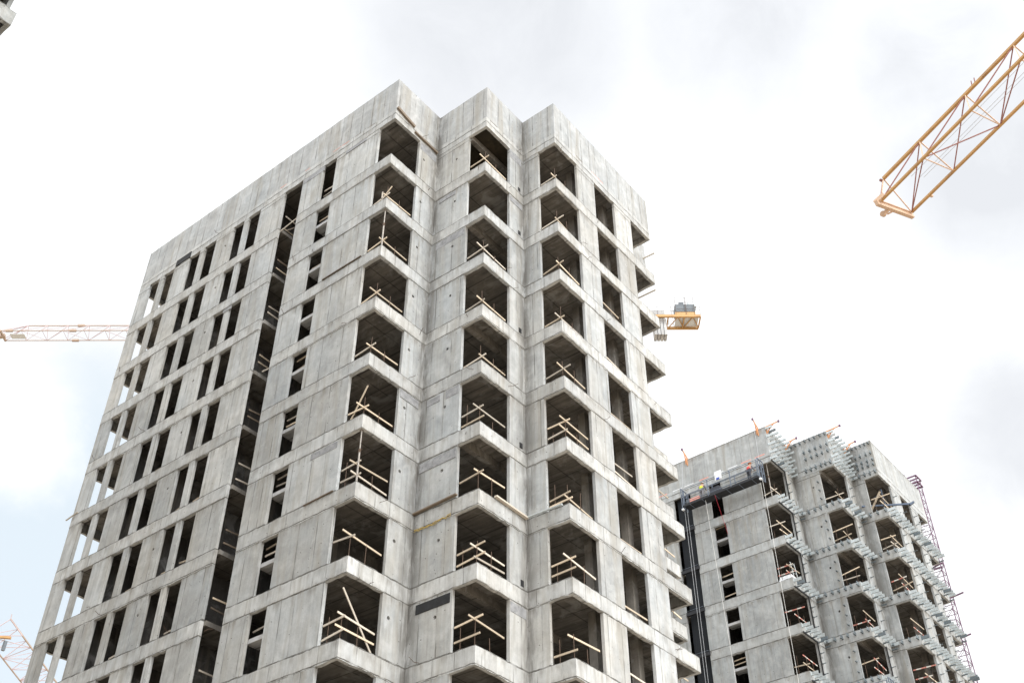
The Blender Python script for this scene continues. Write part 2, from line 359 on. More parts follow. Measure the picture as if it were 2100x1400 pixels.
PANEL = [(1.05, 3.95), (4.88, 6.35), (7.72, 9.55), (11.66, 13.05), (15.31, 16.6), (18.76, None)]
PIER = [(10.47, 10.83), (14.01, 14.4), (17.5, 17.88)]
WT = .15
BL, BT = .66, 0.0
class Tower:
    def __init__(s, name, loc, rz, a, b, c, d, e, L, zr, label, group, mat='concrete', seed=1, nvis=10, dark_slot=False, jvis=14):
        s.a, s.b, s.c, s.d, s.e, s.L, s.zr = a, b, c, d, e, L, zr
        s.Yd = a+c+e; s.T = s.Yd+c+a; s.rz = rz; s.loc = Vector(loc)
        s.root = empty(name, loc, rz); tag(s.root, label, 'unfinished tower', group)
        Yd, T = s.Yd, s.T
        s.F = {1: Face((0,0),(-1,0),(0,1),L), 2: Face((0,0),(0,1),(-1,0),a), 3: Face((0,a),(1,0),(0,1),b), 4: Face((b,a),(0,1),(-1,0),c),
               5: Face((b,a+c),(1,0),(0,1),d), 6: Face((b+d,a+c),(0,1),(-1,0),e), 7: Face((b+d,Yd),(-1,0),(0,-1),d), 8: Face((b,Yd),(0,1),(-1,0),c),
               9: Face((b,Yd+c),(-1,0),(0,-1),b), 10: Face((0,Yd+c),(0,1),(-1,0),a), 11: Face((0,T),(-1,0),(0,-1),L), 12: Face((-L,0),(0,1),(1,0),T)}
        s.M = Matrix.Translation(s.loc) @ Matrix.Rotation(rz, 4, 'Z')
        rg = random.Random(seed); F = s.F; root = s.root
        def ring(bm, z0, z1, d0, d1, jb, jt, slot=True, jo=.004):
            w = d1
            F1 = [(0, 6.35), (7.72, L)] if slot else [(0, L)]
            for u0, u1 in F1: F[1].slab(bm, u0, u1, z0, z1, d0, d1, rg, jb=jb, jt=jt, jo=jo*2)
            for k, u0, u1 in ((2, w, a), (3, -w, b), (4, w, c), (5, -w, d), (6, w, e), (7, w, d), (8, -w, c), (9, w, b), (10, -w, a), (11, w, L), (12, w, T-w)):
                F[k].slab(bm, u0, u1, z0, z1, d0, d1, rg, jb=jb, jt=jt, jo=jo*2)
        s.ring = ring
        # parapet
        bm = bmesh.new(); ring(bm, .3, zr, .012, .22, 0, .014, slot=False, jo=.002); obj('parapet', bm, 'parapet_concrete' if mat == 'concrete' else mat, root)
        bm = bmesh.new(); ring(bm, -.38, .30, 0, WT, .024, .0, slot=False); obj('edge_beam', bm, {'concrete': 'beam_concrete', 'old_concrete': 'old_beam_concrete'}.get(mat, mat), root)
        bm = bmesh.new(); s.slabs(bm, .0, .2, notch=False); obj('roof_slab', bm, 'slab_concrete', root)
        s.btm = {0: -.38}
        for k in range(1, 15):
            zb = -H*k-BL+rg.uniform(-.03, .02); s.btm[k] = zb
            bm = bmesh.new(); ring(bm, zb, -H*k, 0, WT, .024, .014); obj('edge_beam', bm, {'concrete': 'beam_concrete', 'old_concrete': 'old_beam_concrete'}.get(mat, mat), root)
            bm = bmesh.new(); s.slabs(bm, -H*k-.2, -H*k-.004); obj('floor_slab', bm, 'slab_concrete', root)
        # walls
        for j in range(0, 15):
            zt = s.btm[j] if j < 15 else 0
            zb = -H*(j+1)
            if j == 14: zb = -44.3
            vis = j < nvis
            low = None if vis else bmesh.new()
            def part(nm, fn):
                if vis: bm = bmesh.new(); fn(bm); obj(nm, bm, mat, root)
                else: fn(low)
            off = lambda: rg.uniform(.002, .022)
            for i, (u0, u1) in enumerate(PANEL):
                u1 = u1 or L; dd = off()
                ju = rg.uniform(-.015, .015)
                top = zt
                if i == 1 or i == 2: zb2 = zb-(.0)
                if i == 3: part('wall_panel', lambda bm: F[1].panel_hole(bm, u0, u1, zb, zt, dd, WT-.003, 12.1, zb+1.52, .07))
                else: part('wall_panel', lambda bm: F[1].slab(bm, u0+ju*(i not in (5,)), u1, zb, zt, dd, WT-.003))
            for u0, u1 in PIER:
                dd = off(); ju = rg.uniform(-.01, .01)
                part('pier', lambda bm: F[1].slab(bm, u0+ju, u1+ju, zb, zt, dd, WT-.003))
            # slot return posts beside the shaft: the wall band runs on beside the open slot
            d1_, d2_ = off(), off()
            def corner1(bm):
                F[2].panel_hole(bm, 1.80, a, zb, zt, d1_, WT-.003, 2.15, zb+1.52); F[3].panel_hole(bm, -WT+.003, b-1.1, zb, zt, d2_, WT-.003, 1.26, zb+1.52)
            part('corner_wall', corner1)
            def corner2(bm):
                F[4].slab(bm, 1.82, c, zb, zt, d1_, WT-.003); F[5].slab(bm, -WT+.003, d-1.05, zb, zt, d2_, WT-.003)
            part('corner_wall', corner2)
            dd = off(); part('wall_panel', lambda bm: F[6].slab(bm, 1.84, 3.35, zb, zt, dd, WT-.003))
            dd = off(); part('wall_panel', lambda bm: F[6].slab(bm, 5.15, 6.68*e/8.566, zb, zt, dd, WT-.003))
            for fa, fb, ra, rb in ((7, 8, (1.05, d), (-WT+.003, c-1.75)), (9, 10, (1.1, b), (-WT+.003, a-1.75))):
                bmr = bmesh.new(); F[fa].slab(bmr, *ra, zb, zt, .01, WT-.003); F[fb].slab(bmr, *rb, zb, zt, .01, WT-.003); obj('rear_corner_wall', bmr, mat, root)
            bmr = bmesh.new(); F[12].slab(bmr, 2.3, T-2.3, zb, zt, .01, WT-.003); obj('end_wall', bmr, mat, root)
            bmr = bmesh.new(); F[11].slab(bmr, 1.05, L-1.15, zb, zt, .01, WT-.003); obj('rear_wall', bmr, mat, root)
            # stair landing crossing the narrow window
            bml = bmesh.new(); zl = -H*j-1.72+rg.uniform(-.05, .05)
            if j > 0: box(bml, -5.0, -3.8, .17, .75, zl, zl+.17); obj('stair_landing', bml, 'pale_grey_concrete', root)
            else: bml.free()
            if j % 2 == 0 and j < nvis:
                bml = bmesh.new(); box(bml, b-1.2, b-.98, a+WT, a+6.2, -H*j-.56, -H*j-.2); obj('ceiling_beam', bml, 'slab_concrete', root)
            if low is not None:
                obj('lower_wall', low, mat, root)
        # core and inner walls added to block light, gloom painted near-black; also columns
        bm = bmesh.new(); box(bm, -L+4.6, -1.6, 6.2, T-6.0, -44.3, 2.2); obj('light_block_core', bm, 'inner_shade_concrete', root)
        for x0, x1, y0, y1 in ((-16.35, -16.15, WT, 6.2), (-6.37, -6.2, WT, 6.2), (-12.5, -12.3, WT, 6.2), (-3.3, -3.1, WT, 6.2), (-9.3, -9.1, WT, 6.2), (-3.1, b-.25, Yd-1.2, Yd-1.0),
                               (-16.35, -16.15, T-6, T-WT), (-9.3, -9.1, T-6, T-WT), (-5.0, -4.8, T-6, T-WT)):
            bm = bmesh.new(); box(bm, x0, x1, y0, y1, -44.3, -.01); obj('light_block_wall', bm, 'inner_shade_concrete', root)
        bm = bmesh.new(); box(bm, -7.6, -6.37, 3.5, 3.7, -44.3, 0); obj('shaft_wall', bm, 'black_netting' if dark_slot else 'inner_shade_concrete', root)
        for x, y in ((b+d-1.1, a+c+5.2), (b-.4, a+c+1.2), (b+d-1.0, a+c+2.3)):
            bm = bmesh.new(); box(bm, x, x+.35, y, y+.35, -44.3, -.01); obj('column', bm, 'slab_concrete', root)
    def slabs(s, bm, z0, z1, notch=True):
        L, T, a, b, c, d, Yd = s.L, s.T, s.a, s.b, s.c, s.d, s.Yd; w = WT
        box(bm, -L+w, -7.6, w, T-w, z0, z1); box(bm, -7.6, -6.35, 3.5 if notch else w, T-w, z0, z1); box(bm, -6.35, -w, w, T-w, z0, z1)
        box(bm, -w, b-w, a+w, Yd+c-w, z0, z1); box(bm, b-w, b+d-w, a+c+w, Yd-w, z0, z1)
    def W(s, p): return s.M @ Vector(p)

T1 = Tower('concrete_tower', (0, 0, 0), 0, 3.094, 3.125, 2.858, 1.976, 8.566, 19.73, 2.679,
           'big bare concrete tower shell filling the middle of the picture, three stepped corners', 'unfinished concrete towers', seed=5)
T2 = Tower('concrete_tower', (.70, 35.92, -.985), -.01617, 3.127, 2.974, 2.96, 1.844, 8.262, 19.73, 2.42,
           'smaller bare concrete tower behind on the right, studded with metal brackets', 'unfinished concrete towers', mat='old_concrete', seed=11, nvis=6, dark_slot=True)
T3 = Tower('concrete_tower', (.24, -37.19, 0), 0, 3.094, 3.125, 2.858, 1.976, 8.566, 19.73, 2.679,
           'concrete tower of which only a slab corner shows in the top left corner', 'unfinished concrete towers', mat='grey_concrete', seed=23, nvis=0)

# ------------------------------------------------------------------ details on the near tower
A1, B1, C1, D1 = T1.a, T1.b, T1.c, T1.d
def part_box(T, nm, k, u0, u1, z0, z1, d0, d1, mat):
    bm = bmesh.new(); T.F[k].slab(bm, u0, u1, z0, z1, d0, d1); return obj(nm, bm, mat, T.root)
for k, u0, u1, z0, z1, mt in ((2, 1.85, 3.0, -.92, -.42, 'mortar'), (4, 1.85, 2.7, -.95, -.45, 'mortar'), (3, .25, 1.95, -7.12, -6.70, 'mortar'), (3, .1, 1.95, -19.15, -18.72, 'mortar'),
                              (3, .35, 1.93, -25.12, -24.76, 'recess_shade_black'), (2, 1.85, 2.9, -16.1, -15.72, 'mortar'), (3, .3, 1.0, -16.05, -15.75, 'mortar'), (3, 1.3, 1.98, -16.1, -15.70, 'mortar'),
                              (1, 1.25, 2.7, -19.0, -18.72, 'mortar'), (1, 4.78, 6.3, -.75, -.42, 'mortar'), (1, 1.9, 3.3, -.62, -.41, 'mortar'), (4, 1.85, 2.75, -4.1, -3.75, 'mortar'),
                              (4, 1.85, 2.75, -25.1, -24.72, 'mortar'), (3, .3, 1.3, -4.0, -3.75, 'mortar'), (1, 10.3, 10.9, -6.9, -6.7, 'mortar')):
    part_box(T1, 'recess_patch', k, u0, u1, z0, z1, -.004, .03, mt)  # black one paints in a niche's shade, others cover shallow recesses
part_box(T1, 'recess_shade_plate', 1, 15.25, 16.5, -.36, .08, -.04, .05, 'recess_shade_black')  # flush black plate paints in the dark of a recess under the parapet
# square pockets in the second inner corner
for j in (0, 1, 3, 5, 7, 9):
    part_box(T1, 'pocket', 4, 2.45, 2.62, -H*(j+1)+.12, -H*(j+1)+.36, -.006, .02, 'black_rubber')
# short rebar ends
for k, L_ in ((1, 19.7), (2, A1), (3, B1), (4, C1), (5, D1), (6, 8.5)):
    rs = random.Random(k); u = .3
    while u < L_-.5:
        w_ = rs.uniform(.3, 1.3)
        if rs.random() < .5: part_box(T1, 'joint_strip', k, u, min(u+w_, L_-.1), .285, .31, -.006, .02, rs.choice(('pink_plastic', 'old_timber', 'mortar', 'dark_timber')))
        u += w_+rs.uniform(.1, .8)
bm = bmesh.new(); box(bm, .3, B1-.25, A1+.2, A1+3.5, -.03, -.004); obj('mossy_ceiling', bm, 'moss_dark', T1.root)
rg = random.Random(8)
for i in range(46):
    k = rg.choice((1, 1, 1, 2, 3, 4, 6, 6)); F = T1.F[k]; z = -H*rg.randint(0, 9)+rg.choice((.06, -.62, -.3, .1))
    u = rg.uniform(.3, F.L-.3); a = F.P(u, .02); b = F.P(u+rg.uniform(-.25, .25), -rg.uniform(.12, .4))
    bm = bmesh.new(); tube(bm, [(a.x, a.y, z), ((a.x+b.x)/2, (a.y+b.y)/2, z+rg.uniform(-.03, .06)), (b.x, b.y, z+rg.uniform(-.12, .15))], .011, 4); obj('rebar', bm, 'rebar_rust', T1.root)

# loose planks, tube and strap lying on the near tower
def loose(name, base, mat, builder, label, cat, group=None):
    bm = bmesh.new(); builder(bm); o = obj(name, bm, mat, None, base); o.location = base; tag(o, label, cat, group); return o
A, B_, C_, D_ = 3.094, 3.125, 2.858, 1.976
def plank(p, q, w, h, mat, label, group='loose planks on the slab edges'):
    loose('plank', p, mat, lambda bm: beam(bm, p, q, w, h), label, 'plank', group)
plank((-.05, A-.06, -20.96), (B_-1.0, A-.06, -20.90), .13, .05, 'dark_timber', 'long weathered plank along the slab edge above the yellow strap')
plank((B_+.06, A+.9, -20.93), (B_+.10, A+C_-.1, -21.02), .14, .07, 'old_timber', 'plank along the slab edge ending at the dark joint beside the steel tube')
plank((.06, .05, .42), (.06, 1.3, .15), .10, .16, 'dark_timber', 'short dark plank against the parapet foot just right of the tallest corner')
plank((.06, 1.35, -.18), (.06, 3.0, -.25), .10, .10, 'dark_timber', 'lower dark plank on the beam beside the first inner corner under the parapet')
plank((-1.2, -.03, -8.98), (-3.6, -.03, -9.0), .06, .035, 'dark_timber', 'thin dark plank on the ledge between the narrow windows and the third left balcony')
plank((-1.15, -.03, -20.98), (-2.7, -.03, -21.02), .06, .035, 'dark_timber', 'thin dark plank on the ledge left of the seventh left balcony')
plank((-19.2, -.08, -15.0), (-20.05, -.1, -15.15), .06, .035, 'old_timber', 'plank sticking out past the far left edge of the near tower')
for i, z in enumerate((1.47, -1.27)):
    plank((2.7-.9*i, 17.1, z), (3.85-.2*i, 17.2, z+.05), .06, .07, 'old_timber', ('upper', 'lower')[i]+' board poking out into the sky behind the right edge of the near tower')
loose('steel_tube', (5.0, 5.9, -20.8), 'galvanised', lambda bm: tube(bm, [(B_+.05, A+C_-.15, -21.0), (B_+1.7, A+C_-.08, -21.0)], .045, 8), 'grey steel tube lying level across the second inner corner', 'steel tube')
def strap(bm):
    r = random.Random(3)
    for q in range(3):
        pts = []
        for i in range(15):
            x = .05+1.8*i/14; pts.append((x, A-.02-.02*r.random(), -21.66-.02*q+.05*(x/1.85)-.05*math.sin(i/14*math.pi)+r.uniform(-.05, .05)))
        tube(bm, pts, .011, 4)
loose('warning_strap', (1, A, -21.6), 'yellow_strap', strap, 'twisted yellow strap hanging below the slab band in the first inner corner', 'strap')

# ------------------------------------------------------------------ guardrails
ORD = ['first', 'second', 'third', 'fourth', 'fifth', 'sixth', 'seventh', 'eighth', 'ninth', 'tenth', 'eleventh']
def board(bm, p, q, w=.035, h=.115): beam(bm, p, q, w, h)
def guard(T, base, boards, posts, label, group, mats=('new_timber', 'old_timber'), rgn=None):
    b = T.W(base); root = empty('guardrail', b); tag(root, label, 'guardrail', group)
    for i, (p, q) in enumerate(boards):
        bm = bmesh.new(); beam(bm, T.W(p), T.W(q), .03, .068); mt = rgn.choice(mats)
        obj('board', bm, mt, root, b)
    for p, q in posts:
        bm = bmesh.new(); tube(bm, [T.W(p), T.W(q)], .013, 5); obj('post', bm, 'rebar_rust', root, b)
def corner_guard(T, cx, cy, wl, wr, k, n, label, group, rgn, mats, over=.35, steep=None, h0=None, inset=.14):
    z = -H*k; bs = []; ps = []
    hs = {0: [], 1: [.50], 2: [.42, .95], 3: [.12, .50, 1.0]}[n] if h0 is None else h0
    for i, h in enumerate(hs):
        ov1, ov2 = rgn.uniform(-.1, over+.25), rgn.uniform(-.05, over+.2)
        t1, t2 = rgn.uniform(-.12, .12), rgn.uniform(-.18, .12)
        drop = rgn.random() if n > 1 else 1
        if rgn.random() < .45: ov1 *= .3
        if drop > .14: bs.append(((cx-wl, cy+inset, z+h+t1), (cx+ov1*.7, cy+inset, z+h+rgn.uniform(-.02, .12))))
        if not .14 < drop < .30: bs.append(((cx-inset-.02+rgn.uniform(-.05, .02), cy-ov2*.6, z+h+rgn.uniform(0, .14)), (cx-inset-.02, cy+wr, z+h+t2)))
    if steep == 'L': bs.append(((cx-wl+.1, cy+inset+.05, z+.15), (cx-.12, cy+inset+.05, z+1.5)))
    if steep == 'R': bs.append(((cx-inset-.05, cy+.1, z+1.9), (cx-inset-.05, cy+wr-.08, z+.1)))
    if steep == 'T': bs += [((cx-.45, cy+inset, z), (cx-.45, cy+inset, z+.75)), ((cx-.8, cy+inset+.04, z+.1), (cx+.1, cy+inset+.04, z+.8))]
    ps.append(((cx-.18, cy+.18, z-.05), (cx-.18+rgn.uniform(-.03, .03), cy+.18, z+.95)))
    if n: ps.append(((cx-.15, cy+wr*.55, z-.05), (cx-.15, cy+wr*.55+rgn.uniform(-.04, .04), z+rgn.uniform(.5, .95))))
    if n > 1: ps.append(((cx-wl*.75, cy+.15, z-.05), (cx-wl*.75, cy+.15, z+rgn.uniform(.5, 1.2))))
    guard(T, (cx-.2, cy+.2, z), bs, ps, label, group, mats, rgn)
gr = 'timber guardrails on the corner openings of the near tower'
cols1 = {'left': ((0, 0), 1.0, 1.7), 'middle': ((B_, A), 1.05, 1.7), 'right': ((B_+D_, A+C_), 1.0, 1.7)}
spec = {'left': {2: (1, 'T'), 3: (1, None), 4: (1, None), 5: (1, None), 6: (1, 'L'), 7: (2, None), 8: (1, None), 9: (2, 'R')},
        'middle': {1: (1, None), 3: (1, None), 4: (1, None), 5: (1, None), 6: (2, None), 7: (1, None), 8: (2, None), 9: (2, None)},
        'right': {1: (1, None), 2: (1, None), 3: (1, None), 4: (1, None), 5: (1, None), 6: (2, None), 7: (2, None), 8: (2, None), 9: (2, None)}}
H0 = {('left', 2): [.30], ('left', 3): [.40], ('left', 4): [.32], ('left', 5): [.42], ('left', 6): [.42], ('left', 7): [.35, .85], ('left', 8): [.85], ('left', 9): [.35, .85],
      ('middle', 1): [.38], ('middle', 3): [.45], ('middle', 4): [.36], ('middle', 5): [.28], ('middle', 6): [.22, .72], ('middle', 7): [.80], ('middle', 8): [.28, .68], ('middle', 9): [.35, .95],
      ('right', 1): [.30], ('right', 2): [.30], ('right', 3): [.42], ('right', 4): [.28], ('right', 5): [.5], ('right', 6): [.4, .8], ('right', 7): [.28, .6], ('right', 8): [.35, .75], ('right', 9): [.25, .8]}
look = {None: 'crossed timber boards', 'T': 'small timber trestle', 'L': 'crossed boards with a steep board', 'R': 'crossed boards under a steep board'}
for cn, ((cx, cy), wl, wr) in cols1.items():
    for k, (n, stp) in spec[cn].items():
        rgn = random.Random(hash_seed := (len(cn)*101+k*7))
        corner_guard(T1, cx, cy, wl, wr, k, n, '%s in the %s balcony down the %s stack, near tower' % (look[stp], ORD[k-1], cn), gr, rgn,
                     ('new_timber', 'old_timber', 'new_timber'), steep=stp, h0=H0[(cn, k)])
for k in (5, 6, 7, 8):
    rgn = random.Random(k*31)
    corner_guard(T1, B_-.0, T1.Yd+C_-.0-1.6, .9, 1.5, k, 1, 'boards peeping past the right edge of the near tower, %s of four downwards' % ORD[k-5],
                 'timber boards behind the right edge of the near tower', rgn, ('new_timber',), over=1.2)
# boards in the right-hand windows
for k in range(1, 10):
    rgn = random.Random(k*13); z = -H*k; y0 = A+C_+3.37; y1 = A+C_+5.03; x = B_+D_-.12
    if k in (1, 2): continue
    guard(T1, (x, y0, z), [((x, y0+.02, z+.18+rgn.uniform(-.08, .1)), (x, y1-.02, z+.2+rgn.uniform(-.12, .12)))]+([((x-.1, y0+.05, z+.75), (x-.1, y1-.05, z+.7+rgn.uniform(-.1, .1)))] if k % 3 == 0 else []), [],
          'low board in the %s window from the top, right-hand face of near tower' % ORD[k-1], 'boards across the right-hand windows', ('new_timber', 'old_timber'), rgn)
# boards in the narrow windows
for j in range(0, 10):
    rgn = random.Random(j*17+3); zl = -H*j-1.55
    bs = []
    hs = {0: (-.98, -.72, -.35), 1: (.45,), 2: (.3,), 3: (.2,), 4: (.2, .28, .75), 5: (.35, .6), 6: (.42, .75), 7: (.38, .7), 8: (.4,), 9: (.4, .7)}[j]
    for h in hs: bs.append(((-4.95, .35, zl+h+rgn.uniform(-.06, .06)), (-3.85, .35, zl+h+rgn.uniform(-.06, .10))))
    guard(T1, (-4.4, .3, zl), bs, [], 'boards inside the %s narrow window from the top, near tower' % ORD[j], 'boards in the narrow stair windows', ('new_timber', 'old_timber'), rgn)
# boards guarding floors along the open shaft
for k in range(1, 10):
    rgn = random.Random(k*23+1); z = -H*k; bs = []
    x = -7.75
    for h in ((.45, 1.0) if k != 1 else (.1, .9)):
        bs.append(((x+.1, .28, z+h+rgn.uniform(-.1, .15)), (x+.1+rgn.uniform(-.1, .3), 3.2, z+h+rgn.uniform(-.25, .25))))
    if k in (1, 4, 7, 9): bs.append(((x+.2, .35+rgn.random(), z+.1), (x+.9, 1.3, z+1.0)))
    if k == 1: bs.append(((-7.62, .12, -3.15), (-6.33, .12, -2.95)))
    guard(T1, (x, .5, z), bs, [((x+.1, 1.2, z), (x+.1, 1.2, z+1.1))], 'boards along the %s floor edge from the top inside the tall dark shaft' % ORD[k-1], 'boards along the shaft edge', ('new_timber', 'dark_timber', 'old_timber'), rgn)
# boards at the feet of the paired windows
wins = {'w6': (9.6, 10.3, 'right window of the third pair'), 'w5': (10.85, 11.45, 'left window of the third pair'), 'w4': (13.1, 13.82, 'right window of the second pair'),
        'w2': (16.65, 17.32, 'right window of the leftmost pair'), 'w1': (17.9, 18.55, 'left window of the leftmost pair')}
for wn_, k in (('w6', 4), ('w6', 5), ('w6', 6), ('w6', 7), ('w6', 8), ('w4', 5), ('w4', 6), ('w4', 7), ('w4', 8), ('w5', 6), ('w5', 7), ('w2', 8), ('w2', 7), ('w1', 7), ('w2', 9), ('w1', 6), ('w6', 9)):
    rgn = random.Random(k*5+ord(wn_[1])); u0, u1, desc = wins[wn_]; z = -H*k
    yy = .3 if wn_ not in ('w1', 'w2') else 1.9
    guard(T1, (-u1, yy, z), [((-u1-.1, yy, z+h+rgn.uniform(-.06, .06)), (-u0+.1, yy, z+h+rgn.uniform(-.04, .14))) for h in ((.16, .35) if k > 6 and wn_ == 'w6' else (.3,))], [],
          'low board, %s, %s storey down' % (desc, ORD[k-1]), 'boards at the feet of the paired windows', ('new_timber', 'old_timber'), rgn)
# steel props
def prop(T, x, y, z0, z1, label):
    b = T.W((x, y, z0)); o = empty('steel_prop', b); tag(o, label, 'steel prop', 'steel props standing in corner balconies')
    bm = bmesh.new(); tube(bm, [b, b+Vector((0, 0, (z1-z0)*.62))], .035, 8); obj('outer_tube', bm, 'prop_steel', o, b)
    bm = bmesh.new(); tube(bm, [b+Vector((0, 0, (z1-z0)*.6)), T.W((x, y, z1))], .025, 8); obj('inner_tube', bm, 'prop_steel', o, b)
    bm = bmesh.new(); tube(bm, [b+Vector((0, 0, (z1-z0)*.58)), b+Vector((0, 0, (z1-z0)*.64))], .05, 8); beam(bm, b+Vector((-.14, 0, (z1-z0)*.61)), b+Vector((.14, 0, (z1-z0)*.61)), .02, .02); obj('collar', bm, 'rebar_rust', o, b)
    bm = bmesh.new(); v = T.W((x, y, z1)); box(bm, v.x-.07, v.x+.07, v.y-.07, v.y+.07, v.z-.012, v.z-.002); box(bm, b.x-.07, b.x+.07, b.y-.07, b.y+.07, b.z+.002, b.z+.012); obj('end_plate', bm, 'prop_steel', o, b)
prop(T1, -.14, .14, -9.0, T1.btm[2], 'rusty steel prop holding up the second slab corner of the left balcony stack')
prop(T1, -.14, .14, -21.0, T1.btm[6], 'rusty steel prop holding up the sixth slab corner of the left balcony stack')
prop(T2, -.45, .16, -3.0, T2.btm[0], 'pale steel prop in the top corner opening beside the hanging platform')

# ------------------------------------------------------------------ far tower: brackets, seals, guardrails
a2, b2, c2, d2, e2 = T2.a, T2.b, T2.c, T2.d, T2.e
br = []
rg = random.Random(77)
def brow(k, u0, u1, z, step, ln, hgt=.17, mat='galvanised'):
    n = max(1, int((u1-u0)/step))
    for i in range(n+1):
        br.append((k, u0+(u1-u0)*i/n+rg.uniform(-.03, .03), z+rg.uniform(-.015, .015), ln*rg.uniform(.9, 1.05), hgt, mat if rg.random() < .9 else 'dark_galvanised'))
for k in range(1, 7):
    z = -H*k
    for kk, uu in ((2, a2-.15), (4, c2-.15), (6, e2-.1)):
        brow(kk, .08, uu, z-.2, .44, .50, .24); brow(kk, .30, uu, z-.55, .88, .36, .09, 'dark_galvanised')
    brow(3, .25, b2-.1, z-.2, .42, .36, .22, 'dark_galvanised'); brow(5, .2, d2-.1, z-.2, .40, .36, .22, 'dark_galvanised')
for dz in (2.25, 1.6, .95, .3, -.2): brow(2, .06, a2-.2, dz, .42, .50, .2); brow(4, .06, c2-.2, dz, .42, .50, .2)
brow(3, .3, b2-.1, 2.2, .36, .3, .14, 'dark_galvanised'); brow(5, .2, d2-.1, 2.2, .3, .3, .14, 'dark_galvanised')
for dz in (1.35, .8): brow(3, 1.2, b2-.1, dz, .36, .3, .2, 'dark_galvanised')
brow(3, 1.1, b2-.1, -.1, .34, .3, .26, 'dark_galvanised')
for dz in (1.4, .85, .5): brow(5, .2, d2-.1, dz, .36, .3, .2, 'dark_galvanised')
brow(5, .2, d2-.1, -.1, .34, .3, .26, 'dark_galvanised')
for j in range(0, 7):
    for h in (.45, 1.1, 1.75):
        for kk, uu in ((2, 2.05), (3, 1.72), (4, 2.05), (6, 1.95), (6, 3.2), (6, 5.3), (6, 6.2)): br.append((kk, uu, -H*(j+1)+h, .24, .05, 'dark_galvanised'))
def bracket(bm, k, u, z, ln, hg):
    F = T2.F[k]
    F.slab(bm, u-.008, u+.008, z-hg*.5, z+hg*.5, -ln, 0)           # web
    F.slab(bm, u-.075, u-.008, z-hg*.5, z-hg*.5+.012, -ln, -.001)      # flange
    if k not in (3, 5): F.slab(bm, u-.08, u+.08, z-hg*.62, z+hg*.62, -.014, -.001)        # wall plate
def keyd(t):
    k, u, z, *_ = t; p = T2.F[k].P(u, 0); return (T2.W((p.x, p.y, z))-CAM).length
br.sort(key=keyd)
vis_ids = [t for t in br if t[2] > -17.5]
mats_n = 0
for t in vis_ids[:100]:
    bm = bmesh.new(); bracket(bm, *t[:5]); obj('facade_bracket', bm, t[5], T2.root)
for mt in ('galvanised', 'dark_galvanised'):
    bm = bmesh.new()
    for t in vis_ids[100:]:
        if t[5] == mt: bracket(bm, *t[:5])
    o = obj('facade_bracket', bm, mt, T2.root); o['kind'] = 'stuff'
for j in range(0, 7):
    zb = T2.btm[j]
    bm = bmesh.new(); T2.F[2].slab(bm, 0, 1.87, zb-.002, zb+.11, -.05, -.002); T2.F[2].slab(bm, 1.77, 1.87, -H*(j+1)+.0, zb-.002, -.05, -.002)
    obj('black_seal', bm, 'black_rubber', T2.root)
for j in (4, 5, 6):
    bm = bmesh.new(); T2.F[4].slab(bm, 1.77, 1.86, -H*(j+1), T2.btm[j], -.05, -.002); obj('black_seal', bm, 'black_rubber', T2.root)
# dark slot bars
for k in range(1, 7):
    bm = bmesh.new(); box(bm, -7.65, -6.3, -.10, .10, -H*k-.25, -H*k-.02); obj('slot_barrier', bm, 'platform_black', T2.root)
    bm = bmesh.new(); tube(bm, [(-7.6, -.12, -H*k+.05), (-6.35, -.12, -H*k+.05)], .012, 6); obj('slot_rail', bm, 'platform_steel', T2.root)
bm = bmesh.new(); box(bm, -7.59, -6.38, .3, .33, -44, -.4); obj('shaft_net', bm, 'black_netting', T2.root)
# mortar trowelled lines over the bands, pinkish joint strips under the parapet
for i in range(17):
    u0 = .3+i*1.12+rg.uniform(-.1, .1); part_box(T2, 'joint_strip', 1, u0, u0+.75, .27, .33, -.01, .02, 'white_plastic' if rg.random() < .6 else 'pink_plastic')
gr2 = 'guardrails on the corner openings of the far tower'
cols2 = {'left': ((0, 0), 1.0, 1.7), 'middle': ((b2, a2), 1.2, 1.6), 'right': ((b2+d2, a2+c2), 1.0, 1.7)}
for cn, ((cx, cy), wl, wr) in cols2.items():
    for k in range(1, 7):
        if (cn, k) in (('left', 1), ('middle', 1)): n = 1
        else: n = 2
        rgn = random.Random(len(cn)*13+k*3)
        red = (cn == 'left' and k >= 3) or (cn == 'middle' and k >= 4) or (cn == 'right' and k >= 3)
        corner_guard(T2, cx, cy, wl, wr, k, n, '%s in the %s opening down the %s corner stack, far tower' % ('red and white striped boards' if red else 'plain timber boards', ORD[k-1], cn), gr2, rgn,
                     ('striped_board', 'striped_board', 'new_timber') if red else ('new_timber', 'old_timber'), h0=[.45] if n == 1 else [.42, .95], inset=.2)
for j, hs in ((1, (.9,)), (2, (.35, -1.05)), (4, (.35, .62)), (5, (.4,))):
    rgn = random.Random(j); zl = -H*j-1.55
    guard(T2, (-4.4, .3, zl), [((-4.95, .35, zl+h), (-3.85, .35, zl+h+.06)) for h in hs], [], 'boards inside the %s narrow window from the top of the far tower' % ORD[j], 'boards in the narrow windows of the far tower', ('new_timber',), rgn)

